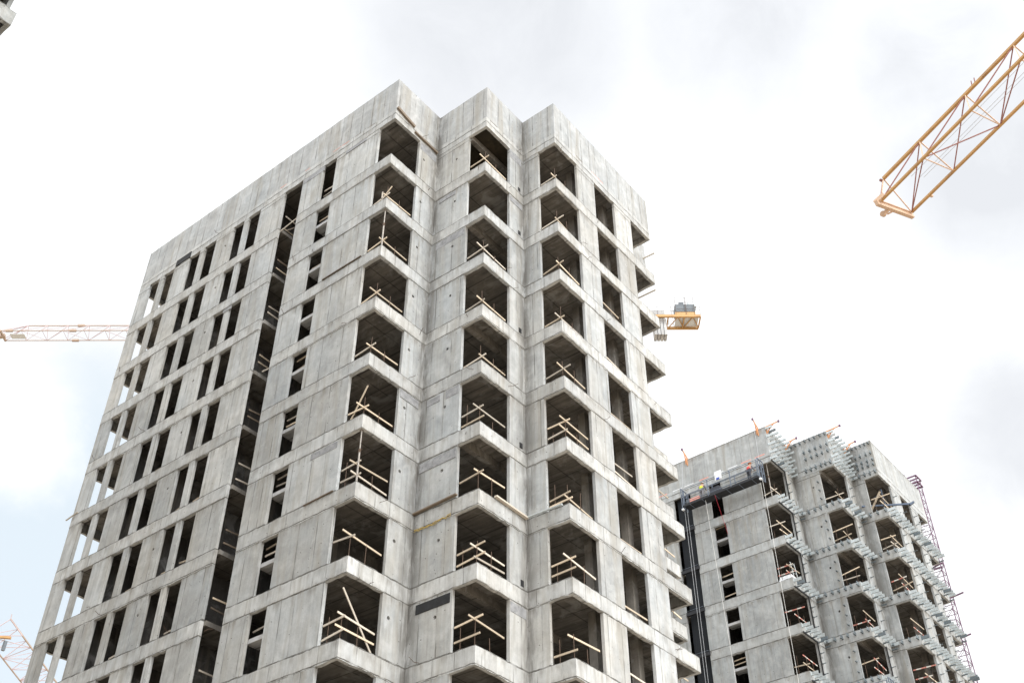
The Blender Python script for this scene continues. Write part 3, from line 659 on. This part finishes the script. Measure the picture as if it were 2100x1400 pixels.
# stacked sheets and a ladder on the third left balcony of the far tower
b = T2.W((-.6, .45, -9)); o = empty('sheet_stack', b); tag(o, 'white sheets stacked in the third left corner opening of the far tower', 'sheet stack')
for i in range(4):
    bm = bmesh.new(); box(bm, -1.0+.03*i, -.2+.02*i, .12+.02*i, .8, -9+.09*i, -8.92+.09*i); bmesh.ops.transform(bm, matrix=T2.M, verts=bm.verts); obj('sheet', bm, 'white_plastic', o, b)
b = T2.W((-.2, 1.2, -9)); o = empty('ladder', b); tag(o, 'small grey ladder beside the white sheets on the far tower', 'ladder')
for dx in (0, .35):
    bm = bmesh.new(); tube(bm, [T2.W((-.25+dx*.2, .9+dx, -9)), T2.W((-.25+dx*.2, .6+dx, -7.6))], .025, 6); obj('stile', bm, 'galvanised', o, b)
for i in range(5):
    f = (i+.5)/5; bm = bmesh.new(); tube(bm, [T2.W((-.25, .9-.3*f, -9+1.4*f)), T2.W((-.18, 1.25-.3*f, -9+1.4*f))], .015, 5); obj('rung', bm, 'galvanised', o, b)

# ------------------------------------------------------------------ roof davits
def davit(T, k, u, tip_out, tip_up, side, label):
    F = T.F[k]; z = T.zr
    L3 = lambda u, d, z: T.W((*F.P(u, d), z))
    b = L3(u, 0, z-.5); o = empty('roof_davit', b); tag(o, label, 'roof davit', 'orange davits on the far roof edge')
    bm = bmesh.new(); beam(bm, L3(u, -.03, z-.55), L3(u, -.05, z+.05), .08, .05); obj('base_plate', bm, 'davit_orange', o, b)
    bm = bmesh.new(); tip = L3(u+side, -tip_out, z+tip_up); beam(bm, L3(u, .25, z-.0), tip, .06, .06); obj('arm', bm, 'davit_orange', o, b)
    bm = bmesh.new(); beam(bm, L3(u, -.06, z-.45), L3(u+side*.6, -tip_out*.62, z+tip_up*.6), .05, .05); beam(bm, L3(u+.1, -.06, z-.45), L3(u+side*.35+.06, -tip_out*.3, z+tip_up*.3), .04, .04); obj('strut', bm, 'davit_orange', o, b)
    bm = bmesh.new(); beam(bm, tip-Vector((0, 0, .08)), tip+Vector((0, 0, .07)), .09, .12); obj('pulley', bm, 'purple_steel', o, b)
    return tip
tipsA = []
tipsA.append(davit(T2, 1, 6.25, .55, .55, 0, 'orange davit on the roof edge above the hanging platform, beside the near tower'))
tipsA.append(davit(T2, 1, .55, .55, .55, 0, 'orange davit leaning left, just left of the peak of the left roof corner'))
davit(T2, 2, .12, 1.0, .05, 0, 'orange davit reaching right from the left roof corner of the far tower')
davit(T2, 2, 2.75, .95, .1, 0, 'orange davit in the left notch of the far roof edge')
davit(T2, 4, .12, 1.0, .05, 0, 'orange davit reaching right from the middle roof corner of the far tower')
davit(T2, 4, 2.6, .95, .1, 0, 'orange davit in the right notch of the far roof edge')

# ------------------------------------------------------------------ people
def person(loc, face, vest, helmet, trousers, label, lean=.25):
    """one continuous skinned body; z up from the feet; local +x = facing"""
    o = empty('person', loc, face); tag(o, label, 'person', 'workers on the hanging platform')
    J = [((0, 0, .90), .13), ((.03, 0, 1.05), .12), ((.03+lean*.45, 0, 1.28), .15), ((.05+lean*.75, 0, 1.43), .06), ((.06+lean*.9, 0, 1.50), .055), ((.08+lean, 0, 1.60), .095), ((.08+lean, 0, 1.68), .07)]
    E_ = [(0, 1), (1, 2), (2, 3), (3, 4), (4, 5), (5, 6)]
    for sy in (-1, 1):
        i = len(J)
        J += [((0, .09*sy, .86), .095), ((.04*sy, .11*sy, .48), .062), ((-.02, .12*sy, .09), .042), ((.14, .13*sy, .04), .04)]
        E_ += [(0, i), (i, i+1), (i+1, i+2), (i+2, i+3)]
        i = len(J)
        J += [((.02+lean*.55, .19*sy, 1.37), .062), ((.12+lean*.7, .25*sy, 1.12), .045), ((.36+lean*.6, .20*sy, 1.10), .034), ((.44+lean*.6, .19*sy, 1.11), .03)]
        E_ += [(2, i), (i, i+1), (i+1, i+2), (i+2, i+3)]
        h = i+3
        for q, (dy, l) in enumerate(((-.03, .06), (-.01, .075), (.01, .07), (.03, .055))):
            J.append(((.44+lean*.6+l, .19*sy+dy, 1.10), .010)); E_.append((h, len(J)-1))
        J.append(((.47+lean*.6, .19*sy-.05*sy, 1.13), .011)); E_.append((h, len(J)-1))
    def skin(nm, idx, grow, mat, parent):
        me = bpy.data.meshes.new(nm); mp = {v: i for i, v in enumerate(idx)}
        me.from_pydata([J[i][0] for i in idx], [(mp[a], mp[b]) for a, b in E_ if a in mp and b in mp], [])
        ob = bpy.data.objects.new(nm, me); C.objects.link(ob); ob.parent = parent
        md = ob.modifiers.new('skin', 'SKIN'); 
        for i, v in enumerate(idx): me.skin_vertices[0].data[i].radius = (J[v][1]*grow, J[v][1]*grow*1.0)
        me.skin_vertices[0].data[0].use_root = True
        ob.modifiers.new('sub', 'SUBSURF').render_levels = 1; me.materials.append(MATS[mat]); return ob
    skin('body', list(range(len(J))), 1, 'skin', o)
    skin('vest', [0, 1, 2, 11, 12, 20, 21] if False else [0, 1, 2], 1.32, vest, o)
    legs = [0, 7, 8, 9, 20, 21, 22]
    skin('trousers', [0, 7, 8, 9, 20, 21, 22] if len(J) > 22 and J[20][0][2] < 1 else [0, 7, 8, 9], 1.25, trousers, o)
    for nm, s0 in (('sleeve', 11), ('sleeve', 24)):
        if s0+1 < len(J) and J[s0][0][2] > 1: skin(nm, [s0, s0+1, s0+2], 1.3, vest if nm == 'x' else 'cloth_grey', o)
    hx = .08+lean
    bm = bmesh.new(); bmesh.ops.create_uvsphere(bm, u_segments=14, v_segments=8, radius=.125, matrix=Matrix.Translation((hx-.01, 0, 1.68)))
    bmesh.ops.delete(bm, geom=[v for v in bm.verts if v.co.z < 1.675], context='VERTS'); tube(bm, [(hx-.01, 0, 1.668), (hx-.01, 0, 1.682)], .145, 14); obj('helmet', bm, helmet, o)
    bm = bmesh.new()
    for sy in (-1, 1):
        bmesh.ops.create_uvsphere(bm, u_segments=6, v_segments=4, radius=.012, matrix=Matrix.Translation((hx+.09, .035*sy, 1.62)))
    obj('eyes', bm, 'hair_dark', o)
    bm = bmesh.new(); beam(bm, (hx+.08, 0, 1.61), (hx+.115, 0, 1.575), .025, .03); obj('nose', bm, 'skin', o)
    bm = bmesh.new(); beam(bm, (hx+.085, -.025, 1.545), (hx+.085, .025, 1.545), .012, .012); obj('mouth', bm, 'vest_red', o)
    o.scale = (.88, .88, .88)
    return o

# ------------------------------------------------------------------ hanging platform
def platform(T, x0, x1, y0, y1, zd, zt, label, posts, rope_top=None, rope_bot=None):
    b = T.W((x0, y0, zd)); o = empty('hanging_platform', b); tag(o, label, 'hanging platform', 'hanging work platforms')
    W = T.W
    def mk(nm, mat, fn):
        bm = bmesh.new(); fn(bm); bmesh.ops.transform(bm, matrix=T.M, verts=bm.verts); return obj(nm, bm, mat, o, b)
    mk('deck', 'platform_black', lambda bm: box(bm, x0, x1, y0, y1, zd-.17, zd))
    for i in range(6):
        xx = x0+(x1-x0)*(i+.5)/6; mk('deck_rib', 'platform_steel', lambda bm: box(bm, xx-.02, xx+.02, y0-.01, y1+.01, zd-.19, zd-.172))
    for yy in (y0, y1):
        for h in (.1, .5, 1.0) if yy == y0 else (.5, 1.0):
            mk('rail', 'platform_steel', lambda bm: beam(bm, (x0, yy, zd+h*(zt-zd)), (x1, yy, zd+h*(zt-zd)), .028, .03))
        for f in posts:
            xx = x0+(x1-x0)*f; mk('post', 'platform_steel', lambda bm: beam(bm, (xx, yy, zd-.1), (xx, yy, zt+.02), .05, .05))
    for xx, dx in ((x0, -.12), (x1, .12)):
        def endf(bm):
            for yy in (y0, (y0+y1)/2, y1): beam(bm, (xx+dx, yy, zd-.3), (xx+dx, yy, zt+.15), .05, .05)
            for zz in (zd-.28, zd+.3, zd+.8, zt+.12): beam(bm, (xx+dx, y0, zz), (xx+dx, y1, zz), .05, .05)
        mk('end_frame', 'platform_steel', endf)
        mk('hoist', 'cabin_grey', lambda bm: box(bm, xx-.02-dx, xx-.3*dx/abs(dx)-dx, y0+.2, y0+.5, zd+.02, zd+.42))
        mk('roller', 'white_plastic', lambda bm: tube(bm, [(xx+dx, y0-.02, zd-.34), (xx+dx, y0+.12, zd-.34)], .09, 10))
    return o, mk
pl, mk = platform(T2, -6.35, -.62, -1.05, -.35, -1.78, -.62, 'long black bottomed work platform hung in front of the top storey of the far tower', (0, .34, .645, 1))
mk('toe_box', 'pink_plastic', lambda bm: box(bm, -5.95, -5.2, -.9, -.5, -1.77, -1.45))
mk('sign_box', 'white_plastic', lambda bm: box(bm, -3.72, -3.22, -1.14, -1.09, -1.0, -.32))
mk('sign_mark', 'blue_plastic', lambda bm: box(bm, -3.62, -3.38, -1.152, -1.142, -1.0, -.85))
mk('tool_bag', 'cloth_dark', lambda bm: box(bm, -4.3, -3.6, -.95, -.5, -1.77, -1.3))
person(T2.W((-5.05, -.75, -1.78)), R(95), 'vest_yellow', 'helmet_white', 'cloth_grey', 'worker in a yellow vest and white helmet on the left half of the platform')
person(T2.W((-1.38, -.75, -1.78)), R(80), 'vest_red', 'helmet_orange', 'cloth_dark', 'worker in a red vest and orange helmet on the right half of the platform')
def rope(name, p, q, mat, label, r=.012, group='platform ropes'):
    bm = bmesh.new(); n = 14; p, q = Vector(p), Vector(q)
    tube(bm, [p.lerp(q, i/n) for i in range(n+1)], r, 5); o = obj(name, bm, mat, None, p); o.location = p; tag(o, label, 'rope', group)
zr2 = T2.zr
for i, (x, dx) in enumerate(((-6.47, 0), (-6.28, 0))):
    rope('rope', T2.W((x, -.80, -2.1)), T2.W((x+.05, -.80, -43)), 'cable_grey', ('left', 'right')[i]+' of two thin ropes hanging before the dark slot of the far tower')
rope('rope', T2.W((-.48, -.80, -2.1)), T2.W((-.5, -.6, -43)), 'white_rope', 'white rope hanging in front of the left corner openings of the far tower')
rope('rope', T2.W((-6.25, -.55, zr2+.5)), T2.W((-6.47, -.75, -.5)), 'cable_grey', 'thin rope from the left davit to the left end of the platform')
rope('rope', T2.W((-.55, -.55, zr2+.5)), T2.W((-.5, -.75, -.5)), 'cable_grey', 'thin rope from the roof peak davit to the right end of the platform')
rope('rope', T2.W((-3.95, -1.0, -2.0)), T2.W((-3.85, -.12, -4.6)), 'red_rope', 'short dark red rope dangling under the platform over the narrow window')
rope('rope', T2.W((-4.75, -.9, -2.0)), T2.W((-3.9, -.12, -42)), 'white_rope', 'thin white rope trailing past the column of narrow windows of the far tower')
pl2, mk2 = platform(T2, 2.1, 3.6, 2.0, 2.7, -17.4, -15.9, 'small work platform between the middle and right corner stacks at the bottom edge', (0, .5, 1))

# ------------------------------------------------------------------ steel beam on the right balcony of the far tower
b = T2.W((3.7, 6.2, -2.43)); o = empty('steel_outrigger', b); tag(o, 'dark blue steel beam pushed out over the top right corner opening of the far tower', 'steel beam')
def wob(nm, mat, fn, par=o, base=b):
    bm = bmesh.new(); fn(bm); return obj(nm, bm, mat, par, base)
wob('beam', 'blue_steel', lambda bm: beam(bm, T2.W((3.2, 6.0, -2.35)), T2.W((5.9, 7.9, -2.28)), .09, .11))
wob('post', 'blue_steel', lambda bm: beam(bm, T2.W((4.55, 6.75, -2.95)), T2.W((4.5, 6.75, -1.15)), .06, .06))
wob('cross_bar', 'blue_steel', lambda bm: beam(bm, T2.W((3.1, 6.75, -1.95)), T2.W((4.6, 6.75, -1.3)), .03, .03))
wob('clamp', 'blue_steel', lambda bm: beam(bm, T2.W((5.8, 7.83, -2.36)), T2.W((6.05, 8.0, -2.16)), .2, .12))
plank(tuple(T2.W((3.5, 6.3, -2.95))), tuple(T2.W((4.55, 6.3, -1.55))), .05, .13, 'new_timber', 'yellow timber board leaning in the top right corner opening of the far tower', 'loose planks on the slab edges')

# ------------------------------------------------------------------ purple hoist mast
mx, my, mw = 4.05, 16.1, .42
b = T2.W((mx, my, -43.2)); o = empty('hoist_mast', b); tag(o, 'purple lattice hoist mast standing behind the right edge of the far tower', 'hoist mast')
def mp(nm, fn, mat='purple_steel'):
    bm = bmesh.new(); fn(bm); bmesh.ops.transform(bm, matrix=T2.M, verts=bm.verts); return obj(nm, bm, mat, o, b)
ztop = 4.5
for sx in (-1, 1):
    for sy in (-1, 1): mp('chord', lambda bm: tube(bm, [(mx+sx*mw, my+sy*mw, -43.2), (mx+sx*mw, my+sy*mw, ztop)], .035, 6))
def lac(bm):
    z = -20.0; i = 0
    while z < ztop-.1:
        c4 = [(mx-mw, my-mw), (mx+mw, my-mw), (mx+mw, my+mw), (mx-mw, my+mw)]
        for q in range(4):
            p, r = c4[q], c4[(q+1) % 4]
            beam(bm, (*p, z), (*r, z), .035, .035)
            pp, rr = (p, r) if (i+q) % 2 else (r, p)
            beam(bm, (*pp, z), (*rr, min(z+.75, ztop)), .022, .022)
        z += .75; i += 1
mp('lacing', lac)
mp('top_frame', lambda bm: [tube(bm, [(mx-mw, my-mw, ztop), (mx-mw, my-mw, ztop-.55)], .05, 6)] + [beam(bm, (mx+sx*(mw+.06), my-mw-.1, z), (mx+sx*(mw+.06), my+mw+.1, z), .09, .09) for sx in (-1, 1) for z in (ztop, ztop-.55)] +
   [beam(bm, (mx-mw-.1, my+sy*(mw+.06), z), (mx+mw+.1, my+sy*(mw+.06), z), .09, .09) for sy in (-1, 0, 1) for z in (ztop, ztop-.55)] + [beam(bm, (mx-.3, my-.3, ztop), (mx-.42, my-.3, ztop+.5), .05, .05)])
for z, ln in ((-3.0, .2), (-5.6, 1.0), (-8.6, .7), (-11.7, .1), (-14.4, .5)):
    mp('wall_tie', lambda bm: (beam(bm, (mx-1.2, my+.05, z), (mx+mw+ln, my-mw, z+.05), .07, .09), beam(bm, (mx-mw-.1, my-mw-.05, z-.3), (mx+mw+.1, my-mw-.05, z-.3), .07, .07)))

# ------------------------------------------------------------------ tower cranes
def lattice(parent, b, p0, t, n, u, w, h, bays, first, mats, ch=.09, lc=.05, q0=0., double=True, hc=None):
    """triangular jib: chords (two below, one above), frames and lacing; t along, n across, u up"""
    P = lambda s, a, v: p0+t*s+n*(w/2*a)+u*(h*v)
    st = [0.]+[first+bays[0]*i for i in range(bays[1])]
    end = st[-1]
    def mk(nm, mat, fn): bm = bmesh.new(); fn(bm); return obj(nm, bm, mat, parent, b)
    mk('chord', mats[0], lambda bm: beam(bm, P(0, -1, 0), P(end, -1, 0), ch, ch)); mk('chord', mats[0], lambda bm: beam(bm, P(0, 1, 0), P(end, 1, 0), ch, ch))
    mk('chord', mats[0], lambda bm: beam(bm, P(q0, 0, 1), P(end, 0, 1), (hc or ch)*1.1, (hc or ch)*1.1))
    def lace(bm):
        for i, s in enumerate(st):
            a = max(s, q0)
            if i+1 < len(st):
                s2 = st[i+1]
                for sg in (-1, 1): beam(bm, P(s, sg, 0), P(s2, 0, 1), lc, lc)
                if i % 2 == 0: beam(bm, P(s, 1, 0), P(s2, -1, 0), lc, lc)
                else: beam(bm, P(s, -1, 0), P(s2, 1, 0), lc, lc)
    mk('lacing', mats[1], lace)
    for i, s in enumerate(st):
        def frames(bm, s=s):
            a = max(s, q0)
            beam(bm, P(s, -1, 0), P(s, 1, 0), lc, lc)
            for sg in (-1, 1): beam(bm, P(s, sg, 0), P(a, 0, 1), lc*1.1, lc*1.1)
        mk('cross_frame', mats[2], frames)
    return P, st, mk
def mast(parent, b, x, y, z0, z1, w, mat):
    def mk(nm, fn): bm = bmesh.new(); fn(bm); return obj(nm, bm, mat, parent, b)
    for sx in (-1, 1):
        for sy in (-1, 1): mk('mast_leg', lambda bm: beam(bm, (x+sx*w/2, y+sy*w/2, z0), (x+sx*w/2, y+sy*w/2, z1), .16, .16))
    def lc(bm):
        z = z0; i = 0
        while z < z1-w:
            c4 = [(x-w/2, y-w/2), (x+w/2, y-w/2), (x+w/2, y+w/2), (x-w/2, y+w/2)]
            for q in range(4):
                p, r = c4[q], c4[(q+1) % 4]; beam(bm, (*p, z), (*r, z), .07, .07)
                pp, rr = (p, r) if (i+q) % 2 else (r, p); beam(bm, (*pp, z), (*rr, z+w), .07, .07)
            z += w; i += 1
    mk('mast_lacing', lc)

# near crane (upper right): jib tip and long jib, its mast stands outside the frame
fit = [20.5922, -0.4388, -20.9402, -0.3383, 1.5941, 0.9416, 0.1397, 0.2783, -0.0772]; K = 1.5
p0 = CAM+(Vector(fit[:3])-CAM)*K; th, s_, h_, sl_, ro = fit[3:8]
tv = Vector((math.cos(th)*math.cos(sl_), math.sin(th)*math.cos(sl_), math.sin(sl_))); nv = Vector((-math.sin(th), math.cos(th), 0)); uv = tv.cross(nv)
if uv.z < 0: uv = -uv
nv, uv = nv*math.cos(ro)+uv*math.sin(ro), uv*math.cos(ro)-nv*math.sin(ro)
o = empty('tower_crane', p0); tag(o, 'close orange crane jib slanting in from the upper right, hook pulley at its tip', 'tower crane', 'tower cranes')
P, st, mk = lattice(o, p0, p0, tv, nv, uv, 1.4*K, h_*K, (s_*K, 15), s_*K+fit[8]*K, ('crane_yellow', 'crane_rust', 'crane_pale'), ch=.098, lc=.036, q0=.25, hc=.105)
mk('end_beam', 'crane_pale', lambda bm: beam(bm, P(-.12, -1.22, -.05), P(-.12, 1.12, -.05), .15, .22))
mk('nose_plate', 'crane_pale', lambda bm: beam(bm, P(-.2, -1.15, .02), P(.25, -1.0, .08), .1, .2))
def pul(bm):
    c = P(-.42, -.52, -.12); tube(bm, [c-nv*.06, c+nv*.06], .12, 14); beam(bm, P(-.1, -.4, -.08), c, .10, .14); beam(bm, P(-.1, -.05, -.08), P(-.35, -.35, -.14), .05, .05)
mk('pulley', 'crane_pale', pul)
mk('apex_fitting', 'crane_rust', lambda bm: tube(bm, [P(.15, 0, 1)-nv*.08, P(.15, 0, 1)+nv*.08], .06, 10))
mk('apex_ring', 'crane_rust', lambda bm: [beam(bm, P(s, 0, 1.02), P(s+.1, 0, 1.18), .03, .03) for s in (5.05, 5.2)])
mk('step', 'crane_pale', lambda bm: beam(bm, P(.95, 1, 0), P(.95, 1.25, .02), .1, .08))
for q, (a, v0, s1) in enumerate(((-.1, .32, 1.2), (.3, .3, 1.3), (.42, .26, 1.4))):
    mk('hoist_cable', 'cable_grey', lambda bm: tube(bm, [P(s1, a, v0), P(st[-1], a, v0+.05)], .009, 5))
mk('tie_rod', 'crane_rust', lambda bm: beam(bm, P(.2, 0, .98), P(0, -1.0, .05), .03, .03))
e = P(st[-1], 0, 0); mast(o, p0, e.x, e.y, -44.2, e.z+3, 1.8, 'crane_yellow')

# crane behind the near tower: jib to the left, counter-jib to the right
hd = YAW; tv = Vector((math.cos(hd), math.sin(hd), 0)); nv = Vector((-math.sin(hd), math.cos(hd), 0)); uv = Vector((0, 0, 1))
p0 = Vector((-69.3, 12.0, 31.0))
o = empty('tower_crane', p0); tag(o, 'distant crane passing behind the near tower, jib at the left and counterweights at the right', 'tower crane', 'tower cranes')
P, st, mk = lattice(o, p0, p0, tv, nv, uv, 1.55, 1.35, (2.15, 27), 2.15, ('crane_far', 'crane_far_lacing', 'crane_far_lacing'), ch=.075, lc=.035, q0=2.3)
mk('apex_slope', 'crane_far_lacing', lambda bm: (beam(bm, P(.0, -.6, .0), P(2.3, 0, 1), .05, .05), beam(bm, P(.0, .6, .0), P(2.3, 0, 1), .05, .05)))
mk('tip_block', 'crane_far', lambda bm: (beam(bm, P(-.35, 0, -.1), P(.25, 0, .0), .35, .35), beam(bm, P(0, -1.1, 0), P(0, 1.1, 0), .18, .18)))
mk('tip_sign', 'cabin_white', lambda bm: beam(bm, P(.9, -.1, -.12), P(2.4, -.1, -.12), .75, .04))
mk('chord_joint', 'crane_far', lambda bm: [beam(bm, P(s, a, v), P(s+.7, a, v), .22, .22) for s, a, v in ((7.4, 0, 1), (7.1, -1, 0), (6.9, 1, 0), (0.6, -1, 0))])
def S(px):      # distance along the jib seen at a photograph column
    lo, hi = -5, 110
    for _ in range(40):
        m_ = (lo+hi)/2; q = cam.matrix_world.inverted() @ (p0+tv*m_)
        if 1050+2245.92*q.x/-q.z < px: lo = m_
        else: hi = m_
    return lo
sM, sE = S(1140), S(1438); s1 = S(1349); s2 = S(1376); s3 = S(1388); s0c = S(1300)
mx_ = p0+tv*sM; mast(o, p0, mx_.x, mx_.y, -44.2, 33.5, 1.9, 'crane_far')
CJ = 1.6
def BX(sa, sb, a0, a1, z0, z1, mat, nm):
    z0 += CJ; z1 += CJ
    def f(bm):
        v = [bm.verts.new(p0+tv*s+nv*a+uv*z) for s in (sa, sb) for a in (a0, a1) for z in (z0, z1)]
        for q in ((0,1,3,2),(4,6,7,5),(0,4,5,1),(2,3,7,6),(0,2,6,4),(1,5,7,3)): bm.faces.new([v[i] for i in q])
    bm = bmesh.new(); f(bm); bmesh.ops.recalc_face_normals(bm, faces=bm.faces); return obj(nm, bm, mat, o, p0)
for a in (-.95, .95): BX(sM, sE, a-.1, a+.1, -.08, .22, 'crane_yellow', 'counter_jib_beam')
for s in [sM+(sE-sM)*i/9 for i in range(10)]: BX(s-.06, s+.06, -.85, .85, -.02, .14, 'crane_yellow', 'cross_member')
def brace(bm):
    for i in range(4):
        s_a = s2+(sE-s2)*i/4; s_b = s2+(sE-s2)*(i+1)/4; beam(bm, p0+tv*s_a+nv*(-.85 if i % 2 else .85)+uv*.05, p0+tv*s_b+nv*(.85 if i % 2 else -.85)+uv*.05, .08, .08)
bm = bmesh.new(); brace(bm); bmesh.ops.translate(bm, verts=bm.verts, vec=(0, 0, CJ)); obj('deck_brace', bm, 'crane_yellow', o, p0)
BX(s3, sE-.15, -.8, .8, .16, .2, 'cabin_white', 'deck_plate')
BX(s3-.1, sE-.5, -1.05, -.9, .22, .55, 'crane_yellow', 'side_girder')
BX(s3, s3+(sE-s3)*.82, -.9, .3, .75, 1.75, 'cabin_grey', 'winch_housing')
BX(s3+.5, s3+1.0, -.6, -.1, 1.76, 2.35, 'cabin_grey', 'control_box'); BX(s3+1.5, s3+2.3, -.6, 0, 1.76, 2.5, 'galvanised', 'electric_cabinet')
wb = (S(1368)-S(1341))/4
for i in range(4): BX(S(1341)+wb*i+.02, S(1341)+wb*(i+1)-.04, -.55, .55, -2.05, .1, 'pale_grey_concrete', 'counterweight')
BX(S(1341), S(1366), -.65, .65, .35, 1.1, 'pale_grey_concrete', 'counterweight_head')
BX(s0c, sE, -1.06, -.96, 1.05, 1.15, 'crane_yellow', 'upper_girder') if False else None
def rails(bm):
    for a in (-1.05, 1.05):
        for z in (.75, 1.25): tube(bm, [p0+tv*s0c+nv*a+uv*z, p0+tv*s3+nv*a+uv*z], .018, 4)
        for s in (s0c, S(1330), S(1350), S(1378)): tube(bm, [p0+tv*s+nv*a+uv*.2, p0+tv*s+nv*a+uv*1.28], .02, 4)
        for z in (1.0, 1.9, 2.6): tube(bm, [p0+tv*s3+nv*a+uv*z, p0+tv*(sE-.6)+nv*a+uv*z], .022, 4)
        for s in (s3, s3+1.1, sE-1.5, sE-.6): tube(bm, [p0+tv*s+nv*a+uv*.2, p0+tv*s+nv*a+uv*2.62], .022, 4)
        for z in (.8, 1.3): tube(bm, [p0+tv*(sE-.6)+nv*a+uv*z, p0+tv*sE+nv*a+uv*z], .02, 4)
        tube(bm, [p0+tv*sE+nv*a+uv*.2, p0+tv*sE+nv*a+uv*1.3], .02, 4)
bm = bmesh.new(); rails(bm); bmesh.ops.translate(bm, verts=bm.verts, vec=(0, 0, CJ)); obj('handrail', bm, 'rebar_rust', o, p0)

# far crane low at the left edge
tip = Vector((-74.3, 24.2, 4.0)); hd = YAW+math.pi/2+.02
tv = Vector((math.cos(hd), math.sin(hd), 0)); nv = Vector((-math.sin(hd), math.cos(hd), 0)); uv = Vector((0, 0, 1))
o = empty('tower_crane', tip); tag(o, 'pale red lattice crane low at the bottom left, yellow trolley under its tip', 'tower crane', 'tower cranes')
P, st, mk = lattice(o, tip, tip, tv, nv, uv, 3.6, 1.9, (2.6, 14), 2.6, ('crane_far', 'crane_far_lacing', 'crane_far_lacing'), ch=.10, lc=.05, q0=.4)
mk('trolley', 'crane_yellow', lambda bm: (beam(bm, P(.1, 2.2, .1), P(.9, -.2, .1), .28, .2), beam(bm, P(-.2, 2.4, .1), P(1.2, 1.2, .1), .2, .2)))
mk('hook_block', 'cabin_grey', lambda bm: beam(bm, P(.8, .0, -.1), P(.8, .0, -.6), .28, .28))
mk('tip_rod', 'crane_far_lacing', lambda bm: beam(bm, P(.4, 0, 1), P(.3, 0, 1.25), .06, .06))
e = P(st[-1], 0, 0); mast(o, tip, e.x, e.y, -44.2, e.z, 2.0, 'crane_far_lacing')
